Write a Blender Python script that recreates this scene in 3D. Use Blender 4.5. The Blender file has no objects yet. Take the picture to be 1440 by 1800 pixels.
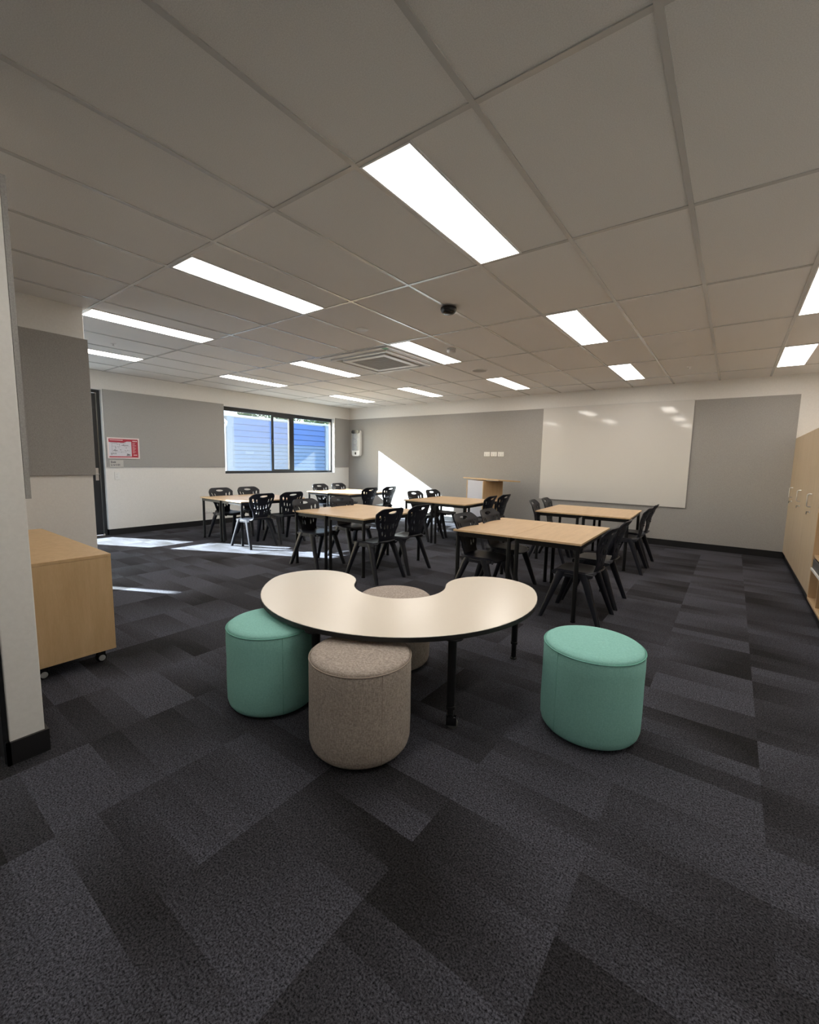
import bpy, bmesh, math, random
from mathutils import Vector, Matrix, noise
random.seed(7)
S = bpy.context.scene
COL = S.collection
PI = math.pi

# ------------------------------------------------------------------ measured layout (metres)
H = 2.625            # ceiling height
YB = 8.238           # face of the whiteboard wall
XL = -8.123          # face of the window wall
XR = 1.17            # face of the wall behind the lockers
YN = -2.8            # wall behind the viewpoint
GX, GY = -1.488, 1.5425          # a joint of the ceiling grid (0.6 x 1.2 m modules)
PB0, PB1 = 1.117, 2.345          # lower and upper edge of the pinboards

# ------------------------------------------------------------------ materials
MATS = {}
def mat(name, base=(.5, .5, .5), rough=.5, metal=0., spec=.5, build=None, **kw):
    m = bpy.data.materials.new(name); m.use_nodes = True
    nt = m.node_tree; b = nt.nodes['Principled BSDF']
    b.inputs['Base Color'].default_value = (*base, 1)
    b.inputs['Roughness'].default_value = rough
    b.inputs['Metallic'].default_value = metal
    b.inputs['Specular IOR Level'].default_value = spec
    for k, v in kw.items():
        b.inputs[k.replace('_', ' ')].default_value = v
    if build: build(nt, b)
    MATS[name] = m
    return m

def N(nt, t, **kw):
    n = nt.nodes.new(t)
    for k, v in kw.items(): setattr(n, k, v)
    return n
def L(nt, a, b): nt.links.new(a, b)
def math_(nt, op, a, b=None, c=None, clamp=False):
    n = N(nt, 'ShaderNodeMath', operation=op); n.use_clamp = clamp
    for i, v in enumerate((a, b, c)):
        if v is None: continue
        if isinstance(v, (int, float)): n.inputs[i].default_value = v
        else: L(nt, v, n.inputs[i])
    return n.outputs[0]
def ramp(nt, fac, stops, interp='LINEAR'):
    r = N(nt, 'ShaderNodeValToRGB'); r.color_ramp.interpolation = interp
    e = r.color_ramp.elements
    while len(e) < len(stops): e.new(.5)
    for i, (p, c) in enumerate(stops):
        e[i].position = p; e[i].color = (*c, 1)
    L(nt, fac, r.inputs[0]); return r.outputs[0]
def objcoord(nt, scale=(1, 1, 1)):
    t = N(nt, 'ShaderNodeTexCoord'); mp = N(nt, 'ShaderNodeMapping'); mp.inputs['Scale'].default_value = scale
    L(nt, t.outputs['Object'], mp.inputs[0]); return mp.outputs[0]
def bump(nt, b, h, strength=.2, dist=.002):
    n = N(nt, 'ShaderNodeBump'); n.inputs['Strength'].default_value = strength; n.inputs['Distance'].default_value = dist
    L(nt, h, n.inputs['Height']); L(nt, n.outputs[0], b.inputs['Normal'])
def noise_(nt, vec, scale, detail=2., rough=.5):
    n = N(nt, 'ShaderNodeTexNoise'); n.inputs['Scale'].default_value = scale
    n.inputs['Detail'].default_value = detail; n.inputs['Roughness'].default_value = rough
    L(nt, vec, n.inputs['Vector']); return n.outputs['Fac']

def speckle(c0, c1, scale, bs=.15, bd=.001, detail=3.):
    def f(nt, b):
        v = objcoord(nt); n = noise_(nt, v, scale, detail)
        L(nt, ramp(nt, n, [(.3, c0), (.7, c1)]), b.inputs['Base Color'])
        bump(nt, b, n, bs, bd)
    return f
def fabric(c0, c1, scale=260., bs=.35):
    def f(nt, b):
        va = noise_(nt, objcoord(nt, (1, 1, .3)), scale, 2.)
        vb = noise_(nt, objcoord(nt, (.4, .4, 1)), scale, 2.)
        s = math_(nt, 'MULTIPLY_ADD', va, .5, math_(nt, 'MULTIPLY', vb, .5))
        L(nt, ramp(nt, s, [(.36, c0), (.64, c1)]), b.inputs['Base Color'])
        bump(nt, b, s, bs, .002)
    return f
def timber(c0, c1, grain=(6, 1, 1), scale=6., rot=None):
    def f(nt, b):
        v = objcoord(nt, grain)
        w = noise_(nt, v, scale, 6., .6)
        w2 = noise_(nt, v, scale * 9, 3., .6)
        s = math_(nt, 'MULTIPLY_ADD', w2, .3, math_(nt, 'MULTIPLY', w, .7))
        L(nt, ramp(nt, s, [(.3, c0), (.7, c1)]), b.inputs['Base Color'])
    return f
def carpet(nt, b):
    v = objcoord(nt); sp = N(nt, 'ShaderNodeSeparateXYZ'); L(nt, v, sp.inputs[0])
    X, Y = sp.outputs[0], sp.outputs[1]
    xs = math_(nt, 'DIVIDE', math_(nt, 'SUBTRACT', X, .2), .49)
    cx = math_(nt, 'FLOOR', xs); fx = math_(nt, 'FRACT', xs)
    def rnd(*ins, seed=0.):
        c = N(nt, 'ShaderNodeCombineXYZ')
        for i, k in enumerate(ins): L(nt, k, c.inputs[i])
        c.inputs[2].default_value = seed
        w = N(nt, 'ShaderNodeTexWhiteNoise', noise_dimensions='3D'); L(nt, c.outputs[0], w.inputs['Vector'])
        return w.outputs['Value']
    out = None
    for k, (hh, sd, wt) in enumerate(((.49, 1.3, .40), (.245, 5.7, .42), (.1225, 9.4, .30))):
        ys = math_(nt, 'DIVIDE', math_(nt, 'ADD', Y, .12), hh)
        if k > 0: ys = math_(nt, 'ADD', ys, math_(nt, 'FLOOR', math_(nt, 'MULTIPLY', rnd(cx, seed=3.1), 2.)))
        cy = math_(nt, 'FLOOR', ys); fy = math_(nt, 'FRACT', ys)
        r = rnd(cx, cy, seed=sd); r2 = rnd(cx, cy, seed=sd + 11); r3 = rnd(cx, cy, seed=sd + 23)
        # each tile is dyed from one edge and fades towards the other
        flip = math_(nt, 'GREATER_THAN', r2, .5)
        fxx = math_(nt, 'ABSOLUTE', math_(nt, 'SUBTRACT', flip, fx))
        flip2 = math_(nt, 'GREATER_THAN', r3, .5)
        fyy = math_(nt, 'ABSOLUTE', math_(nt, 'SUBTRACT', flip2, fy))
        g = math_(nt, 'MULTIPLY_ADD', fyy, .5, fxx)
        fade = math_(nt, 'SUBTRACT', 1.25, math_(nt, 'MULTIPLY', g, .95), clamp=True)
        dark = math_(nt, 'MULTIPLY', math_(nt, 'GREATER_THAN', r, (.55, .52, .60)[k]), math_(nt, 'MULTIPLY', r, fade))
        dark = math_(nt, 'MULTIPLY', dark, wt * 1.5)
        out = dark if out is None else math_(nt, 'ADD', out, dark, clamp=True)
    fine = noise_(nt, v, 165., 3., .75)
    fine2 = noise_(nt, v, 45., 2.)
    col = ramp(nt, out, [(0., (.069, .070, .083)), (.5, (.041, .0405, .046)), (1., (.020, .019, .020))])
    fac = ramp(nt, fine, [(.36, (.10, .10, .11)), (.66, (2.0, 2.0, 2.05))])
    fac2 = ramp(nt, fine2, [(.3, (.85, .85, .85)), (.7, (1.12, 1.12, 1.12))])
    mx = N(nt, 'ShaderNodeMix', data_type='RGBA', blend_type='MULTIPLY'); mx.inputs[0].default_value = 1
    L(nt, col, mx.inputs[6]); L(nt, fac, mx.inputs[7])
    mx2 = N(nt, 'ShaderNodeMix', data_type='RGBA', blend_type='MULTIPLY'); mx2.inputs[0].default_value = 1
    L(nt, mx.outputs[2], mx2.inputs[6]); L(nt, fac2, mx2.inputs[7])
    L(nt, mx2.outputs[2], b.inputs['Base Color'])
    bump(nt, b, fine, .6, .006)

mat('carpet', rough=.95, spec=.12, build=carpet)
mat('ceiling_tile', rough=.9, spec=.2, build=speckle((.72, .705, .685), (.84, .825, .805), 240., .2, .0015))
mat('grid_bar', (.60, .59, .57), .25, 0, .8)
mat('wall_paint', rough=.6, spec=.35, build=speckle((.78, .765, .735), (.82, .805, .775), 60., .05, .0006))
mat('trim_white', (.78, .78, .77), .4)
mat('pin_fabric', rough=.95, spec=.1, build=fabric((.315, .307, .295), (.405, .396, .38), 300., .25))
mat('skirting', (.012, .012, .013), .4)
mat('black_metal', (.009, .009, .010), .40, 0, .28)
mat('black_frame', (.014, .015, .017), .35)
mat('steel', (.62, .61, .6), .28, 1.)
mat('chair_plastic', rough=.38, spec=.28, build=speckle((.009, .010, .015), (.015, .016, .022), 400., .08, .0006))
mat('maple_top', rough=.38, spec=.4, build=timber((.58, .395, .225), (.72, .51, .31), (7, 1, 1), 3.5))
mat('maple_panel', rough=.5, spec=.35, build=timber((.52, .345, .175), (.64, .445, .25), (7, 7, .9), 3.))
mat('maple_light', rough=.45, spec=.35, build=timber((.50, .39, .265), (.60, .475, .335), (7, 7, .8), 3.))
mat('maple_edge', (.58, .41, .24), .5)
mat('cream_top', (.84, .76, .65), .23, 0, .45, build=None)
mat('black_edge', (.010, .010, .010), .5)
mat('teal_fabric', rough=.95, spec=.12, build=fabric((.265, .56, .50), (.325, .64, .575), 240.))
mat('teal_piping', (.20, .46, .39), .9, 0, .1)
mat('beige_fabric', rough=.95, spec=.12, build=fabric((.30, .255, .22), (.54, .47, .415), 240., .45))
mat('beige_piping', (.33, .275, .235), .9, 0, .1)
mat('whiteboard', (.70, .685, .655), .06, 0, .5)
mat('white_plastic', (.80, .80, .78), .4)
mat('grey_plastic', (.30, .31, .33), .25)
mat('vent_grey', (.36, .37, .39), .4)
mat('black_plastic', (.012, .012, .014), .25)
mat('dark_void', (.02, .02, .02), .9)
mat('ac_grey', (.66, .66, .65), .45)
mat('ac_grille', rough=.6, build=speckle((.30, .28, .26), (.36, .34, .32), 300.))
mat('green_sticker', (.10, .38, .22), .6)
mat('poster_red', (.42, .03, .055), .5)
mat('poster_paper', (.66, .66, .72), .5)
mat('poster_border', (.80, .70, .70), .45)
mat('ink', (.06, .06, .08), .6)
mat('ink_white', (.85, .8, .8), .6)
mat('label_plate', (.52, .51, .48), .5)
mat('lavender_panel', (.62, .62, .68), .12)
mat('caster_grey', (.42, .42, .42), .5)
mat('tray_grey', (.10, .10, .10), .4)
mat('pave', rough=.9, build=speckle((.16, .16, .16), (.22, .22, .21), 9.))
mat('clad_blue', (.05, .115, .31), .6)
mat('clad_pale', (.10, .16, .27), .6)
mat('clad_trim', (.15, .19, .25), .6)
mat('roof_grey', (.45, .47, .5), .5)
mat('leaf', rough=.6, build=speckle((.05, .09, .03), (.17, .22, .09), 3.))
mat('bark', (.10, .075, .05), .9)

def glass_mat():
    m = bpy.data.materials.new('window_glass'); m.use_nodes = True; nt = m.node_tree
    nt.nodes.remove(nt.nodes['Principled BSDF'])
    o = nt.nodes['Material Output']
    t = N(nt, 'ShaderNodeBsdfTransparent'); t.inputs[0].default_value = (.94, .97, .97, 1)
    g = N(nt, 'ShaderNodeBsdfGlossy'); g.inputs['Roughness'].default_value = .0
    f = N(nt, 'ShaderNodeFresnel'); ge = N(nt, 'ShaderNodeNewGeometry')   # same index whichever side of the pane is met
    L(nt, math_(nt, 'MULTIPLY_ADD', ge.outputs['Backfacing'], 1 / 1.5 - 1.5, 1.5), f.inputs[0])
    mx = N(nt, 'ShaderNodeMixShader'); L(nt, f.outputs[0], mx.inputs[0]); L(nt, t.outputs[0], mx.inputs[1]); L(nt, g.outputs[0], mx.inputs[2])
    L(nt, mx.outputs[0], o.inputs[0]); MATS['glass'] = m
glass_mat()
def screen_mat():
    m = bpy.data.materials.new('insect_mesh'); m.use_nodes = True; nt = m.node_tree
    nt.nodes.remove(nt.nodes['Principled BSDF'])
    o = nt.nodes['Material Output']
    t = N(nt, 'ShaderNodeBsdfTransparent')
    d = N(nt, 'ShaderNodeBsdfDiffuse'); d.inputs[0].default_value = (.72, .72, .72, 1)
    tr = N(nt, 'ShaderNodeBsdfTranslucent'); tr.inputs[0].default_value = (.045, .045, .047, 1)
    a = N(nt, 'ShaderNodeMixShader'); a.inputs[0].default_value = .5; L(nt, d.outputs[0], a.inputs[1]); L(nt, tr.outputs[0], a.inputs[2])
    mx = N(nt, 'ShaderNodeMixShader'); mx.inputs[0].default_value = .46; L(nt, t.outputs[0], mx.inputs[1]); L(nt, a.outputs[0], mx.inputs[2])
    L(nt, mx.outputs[0], o.inputs[0]); MATS['screen'] = m
screen_mat()
def emit_mat(name, col, st):
    m = bpy.data.materials.new(name); m.use_nodes = True; nt = m.node_tree
    nt.nodes.remove(nt.nodes['Principled BSDF'])
    e = N(nt, 'ShaderNodeEmission'); e.inputs[0].default_value = (*col, 1); e.inputs[1].default_value = st
    L(nt, e.outputs[0], nt.nodes['Material Output'].inputs[0]); MATS[name] = m
emit_mat('diffuser', (1., .94, .865), 13.6)

# ------------------------------------------------------------------ mesh helpers
def B(): return bmesh.new()
def box(bm, x0, x1, y0, y1, z0, z1, bev=0., seg=2, M=None):
    vs = [bm.verts.new((x, y, z)) for z in (z0, z1) for y in (y0, y1) for x in (x0, x1)]
    if M is not None:
        for v in vs: v.co = M @ v.co
    q = [(0, 2, 3, 1), (4, 5, 7, 6), (0, 1, 5, 4), (2, 6, 7, 3), (0, 4, 6, 2), (1, 3, 7, 5)]
    fs = [bm.faces.new([vs[i] for i in f]) for f in q]
    if bev > 0:
        es = list({e for f in fs for e in f.edges})
        bmesh.ops.bevel(bm, geom=es, offset=bev, segments=seg, affect='EDGES', profile=.5)
    return bm
def loft(bm, rings, cap=True, closed=True):
    rv = [[bm.verts.new(p) for p in r] for r in rings]
    n = len(rings[0])
    for a, b in zip(rv, rv[1:]):
        for i in range(n if closed else n - 1):
            j = (i + 1) % n
            bm.faces.new((a[i], a[j], b[j], b[i]))
    if cap:
        bm.faces.new(list(reversed(rv[0]))); bm.faces.new(rv[-1])
    return bm
def lathe(bm, prof, cx=0, cy=0, n=32, cap=True):
    rings = [[(cx + r * math.cos(2 * PI * i / n), cy + r * math.sin(2 * PI * i / n), z) for i in range(n)] for r, z in prof]
    return loft(bm, rings, cap)
def tube(bm, pts, rads, n=12, cap=True):
    pts = [Vector(p) for p in pts]
    if isinstance(rads, (int, float)): rads = [rads] * len(pts)
    rings = []; up = None
    for i, p in enumerate(pts):
        d = (pts[min(i + 1, len(pts) - 1)] - pts[max(i - 1, 0)]).normalized()
        if up is None:
            up = Vector((0, 0, 1)) if abs(d.z) < .9 else Vector((1, 0, 0))
        s = d.cross(up).normalized(); up = s.cross(d).normalized()
        rings.append([p + rads[i] * (math.cos(2 * PI * k / n) * s + math.sin(2 * PI * k / n) * up) for k in range(n)])
    return loft(bm, rings, cap)
def prism(bm, outline, z0, z1):
    return loft(bm, [[(x, y, z0) for x, y in outline], [(x, y, z1) for x, y in outline]])
def shell(bm, th):
    # give an open surface real thickness: a second skin th behind it and a rim between
    bm.normal_update(); vs = list(bm.verts); fs = list(bm.faces)
    be = [(e.verts[0], e.verts[1]) for e in bm.edges if len(e.link_faces) == 1]
    tw = {v: bm.verts.new(v.co - v.normal * th) for v in vs}
    for f in fs: bm.faces.new([tw[v] for v in reversed(f.verts)])
    for a, b in be: bm.faces.new((a, b, tw[b], tw[a]))
def obj(name, bm, m, parent=None, smooth=None, loc=None):
    bmesh.ops.recalc_face_normals(bm, faces=bm.faces)
    me = bpy.data.meshes.new(name); bm.to_mesh(me); bm.free()
    me.materials.append(MATS[m] if isinstance(m, str) else m)
    if smooth:
        for p in me.polygons: p.use_smooth = True
        try: me.set_sharp_from_angle(angle=math.radians(smooth))
        except Exception: pass
    o = bpy.data.objects.new(name, me); COL.objects.link(o)
    if parent: o.parent = parent
    if loc: o.location = loc
    return o
def tag(o, label, cat, group=None):
    o['label'] = label; o['category'] = cat
    if group: o['group'] = group
    return o
def thing(name, label, cat, loc=(0, 0, 0), rz=0., group=None):
    o = bpy.data.objects.new(name, None); COL.objects.link(o)
    o.empty_display_size = .1
    o.location = loc; o.rotation_euler = (0, 0, rz)
    return tag(o, label, cat, group)
def struct(name, bm, m, parent=None, smooth=None):
    o = obj(name, bm, m, parent, smooth)
    if not parent: o['kind'] = 'structure'
    return o
def dup(root, loc, rz, label, group=None):
    r = root.copy(); COL.objects.link(r); r.location = loc; r.rotation_euler = (0, 0, rz); r['label'] = label
    if group: r['group'] = group
    for ch in list(root.children):
        c = ch.copy(); COL.objects.link(c); c.parent = r
        for g in list(ch.children):
            d = g.copy(); COL.objects.link(d); d.parent = c
    return r

def frame_flat(bm, x0, x1, y0, y1, z0, z1, t, bev=.002):       # lies in the x-y plane
    box(bm, x0, x0 + t, y0, y1, z0, z1, bev); box(bm, x1 - t, x1, y0, y1, z0, z1, bev)
    box(bm, x0 + t, x1 - t, y0, y0 + t, z0, z1, bev); box(bm, x0 + t, x1 - t, y1 - t, y1, z0, z1, bev)
def frame_wall(bm, x0, x1, y0, y1, z0, z1, t, bev=.002):       # stands in the x-z plane
    box(bm, x0, x0 + t, y0, y1, z0, z1, bev); box(bm, x1 - t, x1, y0, y1, z0, z1, bev)
    box(bm, x0 + t, x1 - t, y0, y1, z0, z0 + t, bev); box(bm, x0 + t, x1 - t, y0, y1, z1 - t, z1, bev)
# ------------------------------------------------------------------ the room shell
struct('floor', box(B(), XL - .2, XR, YN, YB, -.08, 0), 'carpet')
struct('ceiling', box(B(), XL - .2, XR + .2, YN - .2, YB + .2, H, H + .1), 'ceiling_tile')
bm = B()
jx = [GX + .6 * j for j in range(-11, 5)]
iy = [GY + 1.2 * i for i in range(-3, 6)]
for x in jx:
    if XL < x < XR: box(bm, x - .012, x + .012, YN, YB, H - .005, H + .01)
for y in iy:
    if YN < y < YB: box(bm, XL, XR, y - .012, y + .012, H - .0045, H + .01)
struct('trim_1', bm, 'grid_bar')                     # ceiling grid bars
# window wall with its openings
WO = [(4.76, 7.72, .98, 2.318), (1.74, 2.70, 0., 2.335), (-1.02, .02, 0., 2.335)]
bm = B(); x0, x1 = XL - .2, XL
ys = [YN, WO[2][0], WO[2][1], WO[1][0], WO[1][1], WO[0][0], WO[0][1], YB]
for k in range(len(ys) - 1):
    a, b = ys[k], ys[k + 1]
    hole = [w for w in WO if abs(w[0] - a) < 1e-6]
    if hole:
        w = hole[0]
        if w[2] > 0: box(bm, x0, x1, a, b, 0, w[2])
        box(bm, x0, x1, a, b, w[3], H)
    else: box(bm, x0, x1, a, b, 0, H)
struct('wall_left', bm, 'wall_paint')
struct('wall_back', box(B(), XL - .2, XR + .2, YB, YB + .2, 0, H), 'wall_paint')
struct('wall_right', box(B(), XR, XR + .2, YN - .2, YB, 0, H), 'wall_paint')
struct('wall_front', box(B(), XL - .2, XR, YN - .2, YN, 0, H), 'wall_paint')
struct('wall_near', box(B(), -4.97, -2.34, .37, .486, 0, H, .004), 'wall_paint')
struct('wall_alcove', box(B(), -4.97, -4.845, .486, 1.505, 0, H, .004), 'wall_paint')
# skirtings
bm = B(); box(bm, XL, .697, YB - .012, YB, 0, .1); struct('baseboard_back', bm, 'skirting')
bm = B(); box(bm, XL, XL + .012, 2.70, YB - .012, 0, .1)
box(bm, XL - .10, XL, 2.70, 2.706, 0, .1); struct('baseboard_left', bm, 'skirting')
bm = B(); box(bm, -2.34, -2.328, .356, .498, 0, .1); box(bm, -4.84, -2.34, .486, .498, 0, .1); box(bm, -4.97, -2.328, .356, .37, 0, .1)
struct('baseboard_near', bm, 'skirting')
struct('trim_4', box(B(), -3.35, -2.352, .352, .369, 0, 2.1, .002), 'black_frame')      # black panel on the near wall beside its end
bm = B(); box(bm, -4.845, -4.833, .498, 1.505, 0, .1); struct('baseboard_alcove', bm, 'skirting')
# eaves outside the window wall
bm = B(); box(bm, -8.80, XL - .2, -4., 12., 2.47, 2.62); struct('trim_2', bm, 'clad_trim')

# pinboards
def pin(b, label): tag(obj('pinboard', b, 'pin_fabric'), label, 'pinboard')
pin(box(B(), XL + .0015, XL + .0135, 2.716, 4.757, PB0, PB1), 'wide grey fabric pinboard between the black door and the window')
pin(box(B(), XL + .0015, XL + .0135, 7.735, YB - .0145, PB0, PB1), 'narrow grey fabric pinboard between the window and the room corner')
pin(box(B(), XL + .001, .665, YB - .0135, YB - .0015, .102, PB1), 'full-height grey fabric pinboard covering the wall behind the whiteboard')
pin(box(B(), -4.8435, -4.818, .52, 1.522, PB0, PB1, .003), 'dark grey fabric pinboard above the wooden cabinet on casters')
pin(box(B(), -4.80, -2.343, .4875, .505, PB0, PB1 + .02), 'fabric pinboard seen edge-on along the near left wall end')

# ------------------------------------------------------------------ windows and door
def frame_rect(bm, x0, x1, y0, y1, z0, z1, t, tt=None, tb=None):
    tt = tt or t; tb = tb or t
    box(bm, x0, x1, y0, y0 + t, z0, z1, .003); box(bm, x0, x1, y1 - t, y1, z0, z1, .003)
    box(bm, x0, x1, y0 + t, y1 - t, z0, z0 + tb, .003); box(bm, x0, x1, y0 + t, y1 - t, z1 - tt, z1, .003)
def structroot(name):
    o = bpy.data.objects.new(name, None); COL.objects.link(o); o['kind'] = 'structure'; return o
w1 = structroot('window_1')
y0, y1, z0, z1 = WO[0]
bm = B(); frame_rect(bm, -8.30, -8.22, y0, y1 - .01, z0, z1, .03, .075, .06)
box(bm, -8.30, -8.22, 6.42, 6.535, z0 + .06, z1 - .075, .003)
struct('window_frame', bm, 'black_frame', w1)
bm = B(); frame_rect(bm, -8.25, -8.225, 5.935, 6.44, z0 + .06, z1 - .075, .03)
box(bm, -8.25, -8.223, 5.935, 5.985, z0 + .06, z1 - .075, .003)
struct('sliding_sash', bm, 'black_frame', w1)
bm = B(); box(bm, -8.223, -8.20, 5.945, 5.965, 1.62, 1.72, .004); struct('sash_latch', bm, 'black_plastic', w1)
struct('glass_pane', box(B(), -8.277, -8.271, y0 + .025, 6.43, z0 + .05, z1 - .07), 'glass', w1)
struct('glass_pane', box(B(), -8.267, -8.261, 6.53, y1 - .035, z0 + .05, z1 - .07), 'glass', w1)
for a, b in ((y0 + .045, 5.94), (5.98, 6.425)):
    bm = B(); v = [bm.verts.new(p) for p in ((-8.288, a, z0 + .05), (-8.288, b, z0 + .05), (-8.288, b, z1 - .07), (-8.288, a, z1 - .07))]
    bm.faces.new(v); struct('insect_screen', bm, 'screen', w1)
bm = B(); box(bm, XL - .2, XL + .002, y1 - .012, y1, z0, z1, .001); box(bm, XL - .2, XL + .002, y0, y1 - .012, z0 - .001, z0 + .008)
struct('window_sill', bm, 'trim_white', w1)
# glazed door, its glass mostly hidden behind the alcove wall
d1 = structroot('door_1')
y0, y1, z0, z1 = WO[1]
bm = B(); box(bm, -8.29, -8.19, y0, y0 + .045, 0, z1, .003); box(bm, -8.29, -8.19, y1 - .045, y1, 0, z1, .003); box(bm, -8.29, -8.19, y0 + .045, y1 - .045, z1 - .05, z1, .003)
struct('door_frame', bm, 'black_frame', d1)
ya, yb = y0 + .048, y1 - .048
bm = B(); box(bm, -8.265, -8.225, ya, ya + .10, .01, z1 - .055, .003); box(bm, -8.265, -8.225, yb - .125, yb, .01, z1 - .055, .003)
box(bm, -8.265, -8.225, ya + .1, yb - .125, .01, .16, .003); box(bm, -8.265, -8.225, ya + .1, yb - .125, .88, 1.015, .003); box(bm, -8.265, -8.225, ya + .1, yb - .125, z1 - .14, z1 - .055, .003)
leaf = struct('door_leaf', bm, 'black_frame', d1)
struct('glass_pane', box(B(), -8.248, -8.242, ya + .09, yb - .12, .15, z1 - .13), 'glass', d1)
bm = B(); box(bm, -8.225, -8.217, yb - .063, yb - .018, .90, 1.10, .003); hp = struct('handle_plate', bm, 'steel', d1)
bm = B(); tube(bm, [(-8.217, yb - .04, 1.0), (-8.16, yb - .04, 1.0), (-8.155, yb - .05, 1.0), (-8.155, yb - .17, 1.0)], .010); struct('door_handle', bm, 'steel', d1, 40)
bm = B(); lathe(bm, [(.012, .0), (.012, .02), (.008, .028)], -8.19, y1 - .05, 12); struct('door_stop', bm, 'white_plastic', d1)
bm = B(); box(bm, -8.19, XL + .002, y1 - .004, y1 + .012, .1, z1, .001); box(bm, -8.19, XL + .002, y0, y1, z1 - .006, z1 + .002, .001); struct('trim_3', bm, 'trim_white')
w2 = structroot('window_2')
y0, y1, z0, z1 = WO[2]
bm = B(); frame_rect(bm, -8.29, -8.20, y0, y1, 0.01, z1, .05); struct('window_frame', bm, 'black_frame', w2)
struct('glass_pane', box(B(), -8.248, -8.242, y0 + .04, y1 - .04, .05, z1 - .05), 'glass', w2)

# ------------------------------------------------------------------ ceiling fittings
LG = 'recessed ceiling light panels'
lights = {
 (0, 0): 'largest glowing ceiling light panel, nearest the viewer above the horseshoe table',
 (-3, 0): 'long glowing ceiling light panel just left of the nearest one',
 (-6, 0): 'thin glowing ceiling light panel starting beside the left wall end above its pinboard',
 (-9, 0): 'glowing ceiling light panel furthest left, partly hidden by the left wall end',
 (0, 2): 'glowing ceiling light panel to the right of the black domed ceiling sensor',
 (-3, 2): 'glowing ceiling light panel touching the right side of the square air conditioner',
 (-6, 2): 'glowing ceiling light panel just left of the square air conditioner',
 (-9, 2): 'glowing ceiling light panel above the pinboard left of the window',
 (0, 4): 'small glowing ceiling light panel right above the whiteboard',
 (-3, 4): 'glowing ceiling light panel behind the round speaker grille, left of the whiteboard',
 (-6, 4): 'glowing ceiling light panel behind the air conditioner near the back wall',
 (-9, 4): 'glowing ceiling light panel in the far corner above the window',
 (0, -2): 'unseen added ceiling light panel directly above the viewer, just beyond the top of the photo',  # out of view, added as fill for the near wall end and stools
 (3, 0): 'unseen added ceiling light panel just beyond the right edge of the photo, above the open shelf',  # also out of view, added along the grid to brighten the room
 (3, 2): 'glowing ceiling light panel cut off by the right edge of the photo',
 (3, 4): 'glowing ceiling light panel above the tall lockers by the back wall'}
first = None
for (j, i), lb in lights.items():
    loc = (GX + .6 * j, GY + 1.2 * i, H)
    if first is None:
        t = thing('ceiling_light', lb, 'light', loc, 0, LG)
        bm = B(); frame_flat(bm, .012, .300, .012, 1.188, -.008, .0, .012)
        obj('frame', bm, 'trim_white', t)
        bm = B(); box(bm, .024, .288, .024, 1.176, -.005, -.001); obj('diffuser', bm, 'diffuser', t)
        first = t
    else: dup(first, loc, 0, lb, LG)

# cassette air conditioner in the 1.2 m module left of the light
ac = thing('air_conditioner', 'square white cassette air conditioner set in the ceiling', 'air conditioner', (GX - 3.0 + .6, GY + 2.4 + .6, H))
bm = B(); r = .565
frame_flat(bm, -r, r, -r, r, -.018, 0, .10); frame_flat(bm, -.47, .47, -.47, .47, -.035, -.005, .045); obj('panel', bm, 'ac_grey', ac)
bm = B(); frame_flat(bm, -.36, .36, -.36, .36, -.038, -.004, .075); obj('inner_frame', bm, 'white_plastic', ac)
bm = B(); box(bm, -.29, .29, -.29, .29, -.034, -.004)
for k in range(14): box(bm, -.285, .285, -.28 + k * .042, -.274 + k * .042, -.037, -.033)
obj('return_grille', bm, 'ac_grille', ac)
for k in range(4):
    M = Matrix.Rotation(k * PI / 2, 4, 'Z')
    bm = B(); box(bm, -.30, .30, .362, .424, -.012, -.004, M=M); sl = obj('air_slot', bm, 'dark_void', ac)
    bm = B(); M2 = M @ Matrix.Translation((0, .412, -.024)) @ Matrix.Rotation(math.radians(28), 4, 'X'); box(bm, -.29, .29, -.014, .012, -.003, .003, M=M2); obj('louvre', bm, 'ac_grey', ac)
bm = B(); box(bm, .47, .535, -.55, -.485, -.021, -.017); obj('sticker', bm, 'green_sticker', ac)['label'] = 'green sticker'

t = thing('ceiling_sensor', 'black glossy dome sensor hanging from the ceiling grid', 'sensor', (-2.075, 3.30, H - .005))
bm = B(); lathe(bm, [(.055, 0), (.068, -.006), (.070, -.022), (.066, -.030)], n=32); obj('base', bm, 'black_plastic', t, 40)
bm = B(); lathe(bm, [(.064, -.030), (.060, -.043), (.045, -.054), (.02, -.060), (.004, -.061)], n=32); obj('dome', bm, 'black_plastic', t, 60)
t = thing('smoke_detector', 'small white smoke detector right of the air conditioner', 'smoke detector', (-2.775, 4.50, H))
bm = B(); lathe(bm, [(.052, 0), (.054, -.014), (.047, -.018)], n=28); obj('base', bm, 'white_plastic', t, 40)
bm = B(); lathe(bm, [(.042, -.018), (.050, -.026), (.046, -.044), (.030, -.052), (.004, -.054)], n=28); obj('sensor_head', bm, 'ac_grey', t, 40)
t = thing('ceiling_disc', 'small flush round disc on the ceiling left of the black dome sensor', 'disc', (-3.145, 3.37, H))
bm = B(); lathe(bm, [(.062, 0), (.060, -.006), (.050, -.010), (.004, -.011)], n=28); obj('plate', bm, 'ac_grey', t, 40)
t = thing('ceiling_speaker', 'round speaker grille in the ceiling behind the smoke detector', 'speaker', (-3.06, 5.75, H))
bm = B(); lathe(bm, [(.118, 0), (.118, -.006), (.104, -.008), (.104, -.003)], n=36, cap=False); obj('rim', bm, 'white_plastic', t, 40)
bm = B(); lathe(bm, [(.104, -.001), (.104, -.005), (.004, -.006)], n=36); obj('grille', bm, 'ac_grille', t, 40)
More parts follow.
